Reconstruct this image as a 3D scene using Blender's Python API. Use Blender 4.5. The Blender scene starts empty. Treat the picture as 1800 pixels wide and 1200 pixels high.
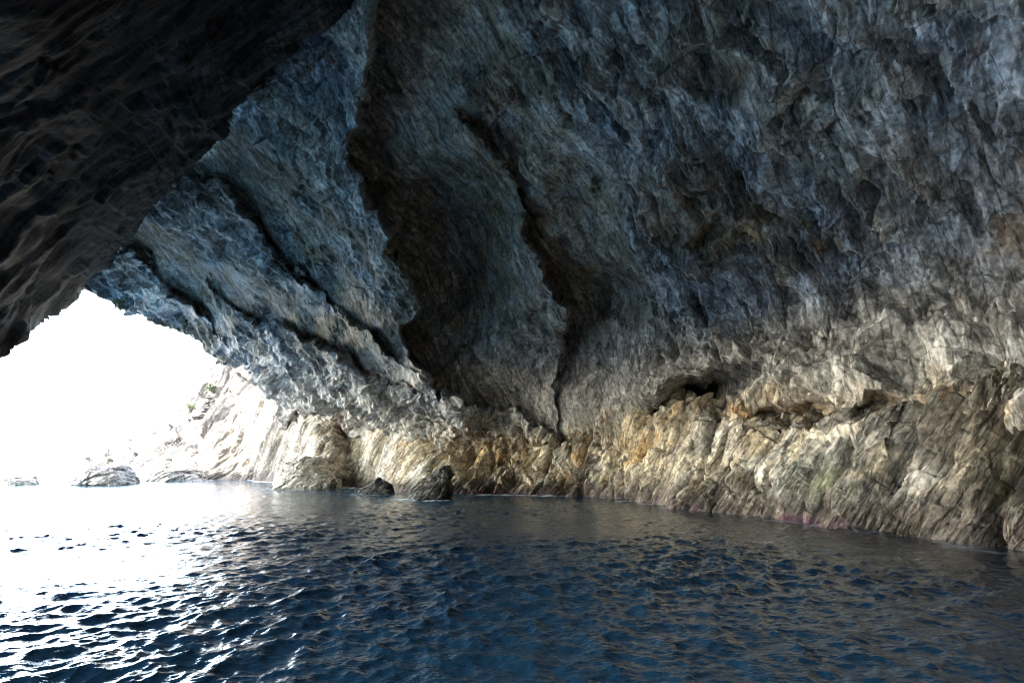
import bpy, math, random
import numpy as np

# ------------------------------------------------------------------ camera, sky, sun, exposure
S = bpy.context.scene
S.render.engine = 'CYCLES'
CAM_H = 2.5                      # metres above the water
F = 1100.0                       # focal length in photo pixels (1800 wide)
PITCH = math.atan(205 / F)
cam_data = bpy.data.cameras.new('camera')
cam_data.sensor_width = 36.0
cam_data.lens = 36.0 * F / 1800
cam_data.clip_start = 0.1
cam_data.clip_end = 20000
cam = bpy.data.objects.new('camera', cam_data)
S.collection.objects.link(cam)
cam.location = (0, 0, CAM_H)
cam.rotation_euler = (math.pi / 2 + PITCH, 0, 0)
S.camera = cam

SUN_AZ, SUN_EL = math.radians(-85), math.radians(57)   # azimuth from +Y, clockwise positive
w = bpy.data.worlds.new('World')
S.world = w
w.use_nodes = True
nt = w.node_tree
bg = nt.nodes['Background']
sky = nt.nodes.new('ShaderNodeTexSky')
sky.sky_type = 'NISHITA'
sky.sun_disc = False
sky.sun_elevation = SUN_EL
sky.sun_rotation = SUN_AZ
sky.air_density = 1.0
sky.dust_density = 1.0
sky.ozone_density = 1.0
warm = nt.nodes.new('ShaderNodeMix'); warm.data_type = 'RGBA'; warm.blend_type = 'MULTIPLY'   # hazy, whitish seaside sky
warm.inputs['Factor'].default_value = 1.0
warm.inputs['B'].default_value = (1.16, 1.0, 0.84, 1)
nt.links.new(sky.outputs[0], warm.inputs['A'])
nt.links.new(warm.outputs['Result'], bg.inputs[0])
bg.inputs[1].default_value = 0.15

sd = bpy.data.lights.new('sun', 'SUN')
sd.energy = 2.0
sd.angle = math.radians(0.5)
sd.color = (1.0, 0.95, 0.87)
sun = bpy.data.objects.new('sun', sd)
S.collection.objects.link(sun)
sun.rotation_euler = (math.pi / 2 - SUN_EL, 0, math.pi - SUN_AZ)

S.view_settings.view_transform = 'Standard'
S.view_settings.look = 'None'
S.view_settings.gamma = 1
S.view_settings.exposure = 4.75
c = S.cycles
c.max_bounces = 10
c.diffuse_bounces = 7
c.glossy_bounces = 4
c.caustics_reflective = True
c.blur_glossy = 1.0
c.caustics_refractive = False
c.sample_clamp_indirect = 1.5
c.use_denoising = True
c.use_adaptive_sampling = False
c.filter_width = 1.15
c.use_light_tree = False

# ------------------------------------------------------------------ helpers
rng = np.random.default_rng(7)
PERM = np.concatenate([rng.permutation(256)] * 3).astype(np.int32)
G = rng.normal(size=(256, 3)); G /= np.linalg.norm(G, axis=1)[:, None]; G = G.astype(np.float32)
RV = rng.random((256, 8)).astype(np.float32)

def hash3(i, j, k, seed=0):
    return PERM[PERM[PERM[(i + seed * 37) & 255] + (j & 255)] + (k & 255)]

def perlin(p, seed=0):
    p = p.astype(np.float32)
    i = np.floor(p).astype(np.int32)
    f = p - i
    u = f * f * f * (f * (f * 6 - 15) + 10)
    out = np.zeros(len(p), np.float32)
    for a in (0, 1):
        wa = u[:, 0] if a else 1 - u[:, 0]
        for b in (0, 1):
            wb = wa * (u[:, 1] if b else 1 - u[:, 1])
            for d in (0, 1):
                wd = wb * (u[:, 2] if d else 1 - u[:, 2])
                g = G[hash3(i[:, 0] + a, i[:, 1] + b, i[:, 2] + d, seed)]
                out += wd * (g[:, 0] * (f[:, 0] - a) + g[:, 1] * (f[:, 1] - b) + g[:, 2] * (f[:, 2] - d))
    return out * 1.5

def fbm(p, octs=4, seed=0, gain=0.5):
    s = np.zeros(len(p), np.float32); a = 1.0
    for o in range(octs):
        s += a * perlin(p * (2.03 ** o) + o * 11.3, seed + o)
        a *= gain
    return s

def ridged(p, octs=4, seed=0, gain=0.5):
    s = np.zeros(len(p), np.float32); a = 1.0
    for o in range(octs):
        s += a * (1 - 2 * np.abs(perlin(p * (2.03 ** o) + o * 7.7, seed + o)))
        a *= gain
    return s

def shards(p, seed=0):
    """broken-rock facets: nearest cell's own level and tilt; also edge distance and cell id"""
    p = p.astype(np.float32)
    i = np.floor(p).astype(np.int32)
    n = len(p)
    d1 = np.full(n, 9e9, np.float32); d2 = np.full(n, 9e9, np.float32)
    idx = np.zeros(n, np.int32); off = np.zeros((n, 3), np.float32)
    for a in (-1, 0, 1):
        for b in (-1, 0, 1):
            for d in (-1, 0, 1):
                h = hash3(i[:, 0] + a, i[:, 1] + b, i[:, 2] + d, seed)
                q = p - (i + np.array([a, b, d], np.int32)) - RV[h, :3]
                dd = (q * q).sum(1)
                m = dd < d1
                d2 = np.where(m, d1, np.minimum(d2, dd))
                d1 = np.where(m, dd, d1)
                idx = np.where(m, h, idx)
                off[m] = q[m]
    lvl = RV[idx, 3] - 0.5 + ((RV[idx, 4:7] - 0.5) * off).sum(1) * 1.6
    return lvl, np.sqrt(d2) - np.sqrt(d1), RV[idx, 7]

def soften(a, shape, n=1):
    """binomial smoothing on the grid, so that broken edges do not zigzag from vertex to vertex"""
    g = a.reshape(shape + (-1,))
    for _ in range(n):
        for ax in (0, 1):
            lo, hi = np.roll(g, 1, ax), np.roll(g, -1, ax)
            if ax == 0: lo[0] = g[0]; hi[-1] = g[-1]
            else: lo[:, 0] = g[:, 0]; hi[:, -1] = g[:, -1]
            g = 0.5 * g + 0.25 * (lo + hi)
    return g.reshape(a.shape)

SURF = {}
def surface_point(which, u, v, reach=4.0):
    """where the built rock surface stands in the direction of a photo pixel"""
    P = SURF[which]; D = P - np.array([0, 0, CAM_H])
    pu, pv = to_pix(D)
    q = np.hypot(pu - u, pv - v) + np.where(D[:, 1] < 1, 1e6, 0)
    k = np.nonzero(q < max(reach, q.min() + 0.01))[0]
    return P[k[np.argmin(np.linalg.norm(D[k], axis=1))]]

def sstep(a, b, x):
    t = np.clip((x - a) / (b - a), 0, 1)
    return t * t * (3 - 2 * t)

CP, SP = math.cos(PITCH), math.sin(PITCH)
def pix_dir(u, v):
    """direction (not unit) of photo pixel, scaled so that the forward y is 1"""
    x = (np.asarray(u, float) - 900) / F; y = (600 - np.asarray(v, float)) / F
    wy = CP - y * SP; wz = SP + y * CP
    return np.stack([x / wy, np.ones_like(x), wz / wy], -1)

def pix_point(u, v, d):
    p = pix_dir(u, v) * np.asarray(d, float)[..., None]
    p[..., 2] += CAM_H
    return p

def pix_water(u, v, z=0.0):
    d = pix_dir(u, v)
    return d * ((z - CAM_H) / d[..., 2])[..., None] + np.array([0, 0, CAM_H])

def to_pix(D):
    fw = D[:, 1] * CP + D[:, 2] * SP
    up = -D[:, 1] * SP + D[:, 2] * CP
    fw = np.where(fw < 0.02, 0.02, fw)
    return 900 + F * D[:, 0] / fw, 600 - F * up / fw

def azel_dir(az, el):
    az, el = np.radians(az), np.radians(el)
    return np.stack([np.sin(az) * np.cos(el), np.cos(az) * np.cos(el), np.sin(el)], -1)

def rbf(X, val, Q):
    """smooth interpolation of val at unit directions X"""
    n = len(X)
    A = np.linalg.norm(X[:, None] - X[None], axis=2)
    P = np.hstack([np.ones((n, 1)), X])
    M = np.block([[A, P], [P.T, np.zeros((4, 4))]])
    wts = np.linalg.solve(M, np.concatenate([val, np.zeros(4)]))
    out = np.empty(len(Q))
    for s in range(0, len(Q), 100000):
        q = Q[s:s + 100000]
        out[s:s + 100000] = np.linalg.norm(q[:, None] - X[None], axis=2) @ wts[:n] + wts[n] + q @ wts[n + 1:]
    return out

def inside(poly, u, v):
    poly = np.asarray(poly, float); r = np.zeros(len(u), bool)
    j = len(poly) - 1
    for i in range(len(poly)):
        xi, yi = poly[i]; xj, yj = poly[j]
        if yi != yj:
            r ^= ((yi > v) != (yj > v)) & (u < (xj - xi) * (v - yi) / (yj - yi) + xi)
        j = i
    return r

def poly_sd(pts, u, v):
    """distance to a polyline, signed positive to the right of its downward run, and the run parameter 0..1"""
    pts = np.asarray(pts, float)
    best = np.full(len(u), 1e9); sg = np.ones(len(u)); tt = np.zeros(len(u))
    seg = np.linalg.norm(np.diff(pts, axis=0), axis=1); L = seg.sum(); acc = 0
    for k in range(len(pts) - 1):
        a, b = pts[k], pts[k + 1]; e = b - a
        t = np.clip(((u - a[0]) * e[0] + (v - a[1]) * e[1]) / (e @ e), 0, 1)
        dx, dy = u - a[0] - t * e[0], v - a[1] - t * e[1]
        d = np.hypot(dx, dy)
        cr = -(e[0] * (v - a[1]) - e[1] * (u - a[0]))
        m = d < best
        best = np.where(m, d, best); sg = np.where(m, np.sign(cr), sg)
        tt = np.where(m, (acc + t * seg[k]) / L, tt)
        acc += seg[k]
    return best * sg, tt

def grid_normals(P):
    gu = np.gradient(P, axis=1); gv = np.gradient(P, axis=0)
    n = np.cross(gu, gv)
    n /= np.linalg.norm(n, axis=2, keepdims=True) + 1e-9
    return n

def grid_mesh(name, P, mat, keep=None, col=None, attrs=None, parent=None, smooth=True):
    """a (rows, columns, 3) grid as ONE mesh object; keep = mask of the faces to keep"""
    R, C = P.shape[:2]
    idx = np.arange(R * C, dtype=np.int32).reshape(R, C)
    q = np.stack([idx[:-1, :-1], idx[:-1, 1:], idx[1:, 1:], idx[1:, :-1]], -1)
    q = q[keep] if keep is not None else q.reshape(-1, 4)
    used = np.zeros(R * C, bool); used[q.ravel()] = True
    remap = np.cumsum(used) - 1
    q = remap[q].astype(np.int32)
    V = P.reshape(-1, 3)[used]
    return raw_mesh(name, V, q, mat, None if col is None else col.reshape(-1, 3)[used],
                    {k: a.reshape(-1)[used] for k, a in (attrs or {}).items()}, parent, smooth)

def raw_mesh(name, V, faces, mat, col=None, attrs=None, parent=None, smooth=True):
    me = bpy.data.meshes.new(name)
    n, k = faces.shape
    me.vertices.add(len(V)); me.vertices.foreach_set('co', np.ascontiguousarray(V, np.float32).ravel())
    me.loops.add(n * k); me.loops.foreach_set('vertex_index', np.ascontiguousarray(faces, np.int32).ravel())
    me.polygons.add(n)
    me.polygons.foreach_set('loop_start', np.arange(n, dtype=np.int32) * k)
    me.polygons.foreach_set('use_smooth', np.full(n, smooth, bool))
    if col is not None:
        a = me.color_attributes.new('tint', 'FLOAT_COLOR', 'POINT')
        a.data.foreach_set('color', np.hstack([col, np.ones((len(col), 1))]).astype(np.float32).ravel())
    for kk, arr in (attrs or {}).items():
        a = me.attributes.new(kk, 'FLOAT', 'POINT'); a.data.foreach_set('value', arr.astype(np.float32))
    me.update(calc_edges=True); me.validate()
    if smooth: me.set_sharp_from_angle(angle=math.radians(38))
    me.materials.append(mat)
    o = bpy.data.objects.new(name, me)
    S.collection.objects.link(o)
    if parent is not None: o.parent = parent
    return o

def tag(o, label=None, cat=None, group=None, kind=None):
    for k, v in (('label', label), ('category', cat), ('group', group), ('kind', kind)):
        if v: o[k] = v
    return o

# ------------------------------------------------------------------ materials
def rock_material(name, frame, scale=1.0, bump=0.5, rough=0.78, spec=0.35):
    """tint attribute times fine streaky variation, fine bump laid along the bedding frame"""
    m = bpy.data.materials.new(name); m.use_nodes = True
    t = m.node_tree; N = t.nodes; L = t.links
    b = N['Principled BSDF']
    b.inputs['Roughness'].default_value = rough
    b.inputs['Specular IOR Level'].default_value = spec
    at = N.new('ShaderNodeAttribute'); at.attribute_name = 'tint'
    tc = N.new('ShaderNodeTexCoord')
    comb = N.new('ShaderNodeCombineXYZ')
    for k in range(3):
        dp = N.new('ShaderNodeVectorMath'); dp.operation = 'DOT_PRODUCT'
        dp.inputs[1].default_value = [float(x) for x in frame[k]]
        L.new(tc.outputs['Object'], dp.inputs[0]); L.new(dp.outputs['Value'], comb.inputs[k])
    def noise(sc, det, rg, dist=0.0):
        n = N.new('ShaderNodeTexNoise'); n.inputs['Scale'].default_value = sc * scale
        n.inputs['Detail'].default_value = det; n.inputs['Roughness'].default_value = rg
        n.inputs['Distortion'].default_value = dist
        L.new(comb.outputs[0], n.inputs['Vector']); return n
    n1 = noise(0.9, 5, 0.62, 0.4); n2 = noise(3.0, 2, 0.5, 0.2)
    vo = N.new('ShaderNodeTexVoronoi'); vo.feature = 'F1'; vo.inputs['Scale'].default_value = 1.6 * scale
    wv = N.new('ShaderNodeVectorMath'); wv.operation = 'MULTIPLY_ADD'
    L.new(n1.outputs['Color'], wv.inputs[0]); wv.inputs[1].default_value = (0.5, 0.5, 0.5)
    L.new(comb.outputs[0], wv.inputs[2]); L.new(wv.outputs[0], vo.inputs['Vector'])
    mr = N.new('ShaderNodeMapRange'); mr.inputs['From Min'].default_value = 0.32; mr.inputs['From Max'].default_value = 0.68
    mr.inputs['To Min'].default_value = 0.55; mr.inputs['To Max'].default_value = 1.4
    L.new(n1.outputs['Fac'], mr.inputs['Value'])
    mr2 = N.new('ShaderNodeMapRange'); mr2.inputs['From Min'].default_value = 0.3; mr2.inputs['From Max'].default_value = 0.7
    mr2.inputs['To Min'].default_value = 0.85; mr2.inputs['To Max'].default_value = 1.15
    L.new(n2.outputs['Fac'], mr2.inputs['Value'])
    mu = N.new('ShaderNodeMath'); mu.operation = 'MULTIPLY'
    L.new(mr.outputs[0], mu.inputs[0]); L.new(mr2.outputs[0], mu.inputs[1])
    # mottling of the stone itself: lichen specks, mineral grain and thin dark veins
    ng = N.new('ShaderNodeTexNoise'); ng.inputs['Scale'].default_value = 4.2 * scale; ng.inputs['Detail'].default_value = 4; ng.inputs['Roughness'].default_value = 0.65
    L.new(tc.outputs['Object'], ng.inputs['Vector'])
    mg = N.new('ShaderNodeMapRange'); mg.inputs['From Min'].default_value = 0.34; mg.inputs['From Max'].default_value = 0.66
    mg.inputs['To Min'].default_value = 0.50; mg.inputs['To Max'].default_value = 1.45
    L.new(ng.outputs['Fac'], mg.inputs['Value'])
    ve = N.new('ShaderNodeTexVoronoi'); ve.feature = 'DISTANCE_TO_EDGE'; ve.inputs['Scale'].default_value = 0.55 * scale
    wv2 = N.new('ShaderNodeVectorMath'); wv2.operation = 'MULTIPLY_ADD'
    L.new(n1.outputs['Color'], wv2.inputs[0]); wv2.inputs[1].default_value = (1.6, 1.6, 1.6)
    L.new(comb.outputs[0], wv2.inputs[2]); L.new(wv2.outputs[0], ve.inputs['Vector'])
    mv = N.new('ShaderNodeMapRange'); mv.inputs['From Min'].default_value = 0.0; mv.inputs['From Max'].default_value = 0.07
    mv.inputs['To Min'].default_value = 0.38; mv.inputs['To Max'].default_value = 1.0
    L.new(ve.outputs['Distance'], mv.inputs['Value'])
    m3 = N.new('ShaderNodeMath'); m3.operation = 'MULTIPLY'; L.new(mg.outputs[0], m3.inputs[0]); L.new(mv.outputs[0], m3.inputs[1])
    m4 = N.new('ShaderNodeMath'); m4.operation = 'MULTIPLY'; L.new(m3.outputs[0], m4.inputs[0]); L.new(mu.outputs[0], m4.inputs[1])
    mu = m4
    sc_ = N.new('ShaderNodeVectorMath'); sc_.operation = 'SCALE'
    L.new(at.outputs['Color'], sc_.inputs[0]); L.new(mu.outputs[0], sc_.inputs['Scale'])
    L.new(sc_.outputs[0], b.inputs['Base Color'])
    ad = N.new('ShaderNodeMath'); ad.operation = 'MULTIPLY_ADD'; ad.inputs[1].default_value = 0.45
    L.new(vo.outputs['Distance'], ad.inputs[0]); L.new(n1.outputs['Fac'], ad.inputs[2])
    ad2 = N.new('ShaderNodeMath'); ad2.operation = 'MULTIPLY_ADD'; ad2.inputs[1].default_value = 0.3
    L.new(n2.outputs['Fac'], ad2.inputs[0]); L.new(ad.outputs[0], ad2.inputs[2])
    bp = N.new('ShaderNodeBump'); bp.inputs['Strength'].default_value = bump; bp.inputs['Distance'].default_value = 0.30 / scale
    ad3 = N.new('ShaderNodeMath'); ad3.operation = 'MULTIPLY_ADD'; ad3.inputs[1].default_value = 0.55
    L.new(ng.outputs['Fac'], ad3.inputs[0]); L.new(ad2.outputs[0], ad3.inputs[2])
    ad4 = N.new('ShaderNodeMath'); ad4.operation = 'MULTIPLY_ADD'; ad4.inputs[1].default_value = 0.30
    L.new(mv.outputs[0], ad4.inputs[0]); L.new(ad3.outputs[0], ad4.inputs[2])
    L.new(ad4.outputs[0], bp.inputs['Height']); L.new(bp.outputs[0], b.inputs['Normal'])
    return m

def bedding_frame(b, up=(0, 0, 1), sb=1.0, s1=1.0, s2=1.0):
    """rows: 1/sb along the bedding normal, 1/s1 and 1/s2 in the bedding plane"""
    b = np.array(b, float); b /= np.linalg.norm(b)
    t = np.array(up, float); t -= b * (t @ b); t /= np.linalg.norm(t)
    return np.stack([b / sb, t / s1, np.cross(b, t) / s2])

# bedding of the upper wall, of the shelf, of the roof slab
B_LEFT = (0.72, -0.35, 0.58)
B_WALL, B_SHELF, B_ROOF = (0.72, -0.68, 0.12), (0.65, -0.55, -0.55), (0.55, 0.30, -0.78)

def mixc(a, b, t):
    return a * (1 - t[:, None]) + np.array(b) * t[:, None]

def fold_warp(p, seed, a1=1.3, s1=7.5, a2=0.22, s2=2.4):
    q = p.copy()
    for k in range(3):
        q[:, k] += a1 * perlin(p / s1 + 31.7 * k, seed + k) + a2 * perlin(p / s2 + 17.1 * k, seed + 5 + k)
    return q

def plates(c, thick, l1, l2, seed):
    """stacked broken plates: c = coordinates (bedding normal, dip, strike) in metres; level, crack mask and id of the plate"""
    c = c.astype(np.float32)
    b = c[:, 0] / thick
    b = b + 0.45 * perlin(np.stack([b * 0.45, c[:, 1] / (l1 * 1.6), c[:, 2] / (l2 * 1.6)], -1), seed) \
          + 0.16 * perlin(np.stack([b * 1.1, c[:, 1] / (l1 * 0.45), c[:, 2] / (l2 * 0.45)], -1), seed + 1)
    i = np.floor(b).astype(np.int32); f = b - i
    ri = RV[PERM[(i + seed * 53) & 255]]
    a1 = c[:, 1] / (l1 * (0.55 + 0.9 * ri[:, 0])) + 37 * ri[:, 1]
    a2 = c[:, 2] / (l2 * (0.55 + 0.9 * ri[:, 2])) + 41 * ri[:, 3]
    w = perlin(np.stack([a1 * 0.9, a2 * 0.9, i * 3.7], -1), seed + 2)
    a1 = a1 + 0.5 * w; a2 = a2 - 0.4 * w + 0.35 * a1
    j = np.floor(a1).astype(np.int32); k = np.floor(a2).astype(np.int32)
    h = hash3(i, j, k, seed)
    r = RV[h]
    fj, fk = a1 - j, a2 - k
    lvl = (r[:, 0] - 0.5) * 1.1 + (r[:, 1] - 0.5) * 0.9 * (f - 0.5) + (r[:, 2] - 0.5) * 0.8 * (fj - 0.5) + (r[:, 3] - 0.5) * 0.8 * (fk - 0.5)
    lvl = lvl + 0.35 * w - 0.8 * (f - 0.5)
    edge = np.minimum(np.minimum(f, 1 - f) * thick * 2.2, np.minimum(np.minimum(fj, 1 - fj) * l1, np.minimum(fk, 1 - fk) * l2))
    return lvl, np.exp(-(edge / (0.13 * thick)) ** 2), r[:, 4]

def rock_relief(p, bed, up, seed, amp=1.0, fine=1.0, size=1.0, big=1.0):
    """displacement in metres: folded, laminated rock broken into plates at four sizes"""
    q = fold_warp(p, seed, 1.5, 8.0, 0.30, 2.6)
    q2 = q + 0.10 * np.stack([perlin(p / 0.9, seed + 21), perlin(p / 0.9 + 9, seed + 22), perlin(p / 0.9 + 19, seed + 23)], -1)
    fr = bedding_frame(bed, up)
    c0, c1 = q @ fr.T / size, q2 @ fr.T / size
    d = 0.55 * fbm(p / 6.5, 3, seed + 1)
    L0, k0, i0 = plates(c0, 2.6, 6.5, 4.0, seed + 2)
    L1, k1, i1 = plates(c1, 0.95, 5.0, 3.0, seed + 3)
    L2, k2, i2 = plates(c1, 0.40, 2.8, 1.6, seed + 4)
    L3, k3, i3 = plates(c1, 0.16, 1.3, 0.75, seed + 5)
    patch = np.clip(0.3 + 2.3 * (fbm(p / 4.6, 3, seed + 9) + 0.2), 0.02, 1.4)
    # no plates finer than what the mesh can carry this far away
    r = np.linalg.norm(p, axis=1)
    f3 = fine * sstep(50, 26, r); f2 = fine * sstep(140, 80, r)
    d += size * (big * 0.75 * L0 + (0.55 * L1 - 0.20 * k1) * (0.35 + 0.65 * patch) + f2 * (0.15 + 0.85 * patch) * (0.42 * L2 - 0.16 * k2) + f3 * (0.2 + 0.8 * patch) * (0.20 * L3 - 0.06 * k3))
    d += 0.16 * ridged(q / 2.4, 3, seed + 12, 0.5)
    return (amp * d).astype(float), i1, i2, k2

# ------------------------------------------------------------------ the big cave wall
def axis(parts):
    out = []
    for a, b, st in parts:
        n = max(1, int(round((b - a) / st)))
        out.append(np.linspace(a, b, n, endpoint=False))
    return np.concatenate(out + [[parts[-1][1]]])

# unseen widening of the mouth on the left, added for more light: azimuths, open heights
LEFT_LIGHT_OPENING = ([-180, -118, -112, -102, -80, -68, -60, -52, -47], [-10, -10, 18, 43, 48, 46, 32, 12, 5])
HOLE = [(158, 502), (182, 520), (208, 537), (232, 549), (258, 554), (300, 571), (326, 588), (354, 600), (375, 628),
        (400, 634), (442, 646), (471, 675), (486, 705), (494, 735), (504, 775), (512, 1100), (-9000, 6000), (-9000, 300), (-2600, 300), (-300, 500), (60, 440)]

def dirs_of(ctrl_pix, ctrl_az):
    X, val = [], []
    for u, v, d in ctrl_pix:
        p = pix_dir(u, v) * d; r = np.linalg.norm(p); X.append(p / r); val.append(math.log(r))
    for a, e, r in ctrl_az:
        X.append(azel_dir(a, e)); val.append(math.log(r))
    return np.array(X), np.array(val)

WALL_PIX = [
    (1800, 860, 23), (1500, 860, 30), (1250, 860, 39), (1000, 850, 50), (800, 850, 54), (650, 840, 62), (530, 830, 74),
    (1800, 740, 19.5), (1500, 765, 25.6), (1250, 765, 35), (1000, 770, 46.2), (850, 765, 49.8), (650, 760, 60), (540, 765, 72),
    (1800, 690, 19.6), (1800, 500, 22.5), (1800, 250, 18.5), (1800, 0, 14.5),
    (1500, 715, 25.7), (1500, 560, 29), (1500, 470, 28.2), (1500, 300, 23.5), (1500, 0, 18),
    (1250, 715, 33), (1250, 560, 36.5), (1250, 480, 35), (1250, 350, 30), (1250, 0, 22.5),
    (1000, 715, 44.5), (1000, 620, 46), (1000, 520, 43), (1000, 400, 38), (1000, 200, 31), (1000, 0, 26),
    (800, 705, 46.5), (800, 600, 46), (800, 400, 42), (800, 200, 35), (800, 0, 29),
    (650, 705, 52.5), (650, 600, 49), (650, 400, 44), (650, 200, 37), (650, 0, 30),
    (530, 705, 61), (500, 600, 57), (500, 400, 50), (500, 220, 40), (500, 100, 35), (500, 0, 31), (420, 260, 44),
    (400, 600, 62), (350, 500, 60), (300, 400, 54), (300, 330, 50), (300, 250, 47), (300, 0, 38),
    (200, 480, 65), (100, 450, 66), (100, 200, 52), (0, 0, 42), (480, 690, 65)]
WALL_AZ = [(60, 5, 19), (60, 30, 17), (90, 5, 17), (90, 30, 15), (120, 5, 20), (150, 10, 22), (180, 0, 25), (180, 30, 20), (-150, 10, 24),
           (-120, 10, 28), (-90, 10, 34), (-90, 30, 28), (-60, 30, 40), (0, 60, 26), (0, 90, 24), (90, 60, 18), (-90, 60, 24), (180, 60, 18),
           (-60, 50, 30), (60, -6, 19), (90, -6, 17), (180, -6, 25), (-120, -6, 28), (-90, -6, 34)]
# hanging curtains: (run from top to bottom, how far it stands out, how deep it drops behind, widths in pixels)
CURTAINS = [
    ([(690, -160), (665, 0), (650, 120), (640, 190), (622, 265), (648, 370), (690, 440), (737, 535), (694, 560), (692, 590), (722, 640), (768, 682), (802, 694)], 5.0, 2.2, 110, 150),
    ([(800, 170), (850, 235), (900, 325), (920, 400), (960, 480), (1000, 545), (992, 622)], 2.6, 1.2, 75, 90),
    ([(300, 300), (390, 322), (425, 365), (470, 415), (520, 450), (540, 470)], 1.9, 0.6, 80, 60),
    ([(200, 430), (240, 445), (290, 490), (345, 545)], 1.7, 0.5, 45, 45),
    ([(340, 480), (420, 545), (500, 578), (570, 604), (655, 645), (690, 665)], 1.5, 0.5, 45, 45),
    ([(480, 440), (560, 500), (620, 560), (660, 610), (700, 640)], 1.5, 0.6, 50, 40),
]
# hollows: centre, half sizes, turn in degrees, depth in metres
HOLLOWS = [
    (1245, 694, 135, 42, -27, 7.0), (1195, 718, 85, 30, -30, 4.5), (1420, 733, 120, 17, -5, 3.0), (1560, 715, 80, 14, -8, 1.8), (800, 420, 115, 190, -12, 2.2), (1040, 330, 70, 130, -20, 1.6),
    (1410, 178, 34, 52, 10, 1.0), (1265, 110, 70, 60, 30, 1.2), (1320, 405, 30, 42, 5, 0.8), (1250, 400, 60, 26, -25, 0.9), (1080, 520, 70, 60, 30, 1.8),
    (1640, 545, 40, 18, -20, 0.6), (1710, 660, 30, 18, 0, 0.6), (1640, 130, 26, 50, 25, 0.7), (520, 757, 34, 20, -35, 3.0),
    (570, 455, 40, 16, 25, 1.0), (1055, 320, 14, 30, 20, 0.8), (1590, 660, 60, 12, -12, 0.5), (1000, 90, 40, 60, 0, 1.0),
]

def wall_macro(D):
    X, val = dirs_of(WALL_PIX, WALL_AZ)
    return np.exp(rbf(X, val, D))

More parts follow.
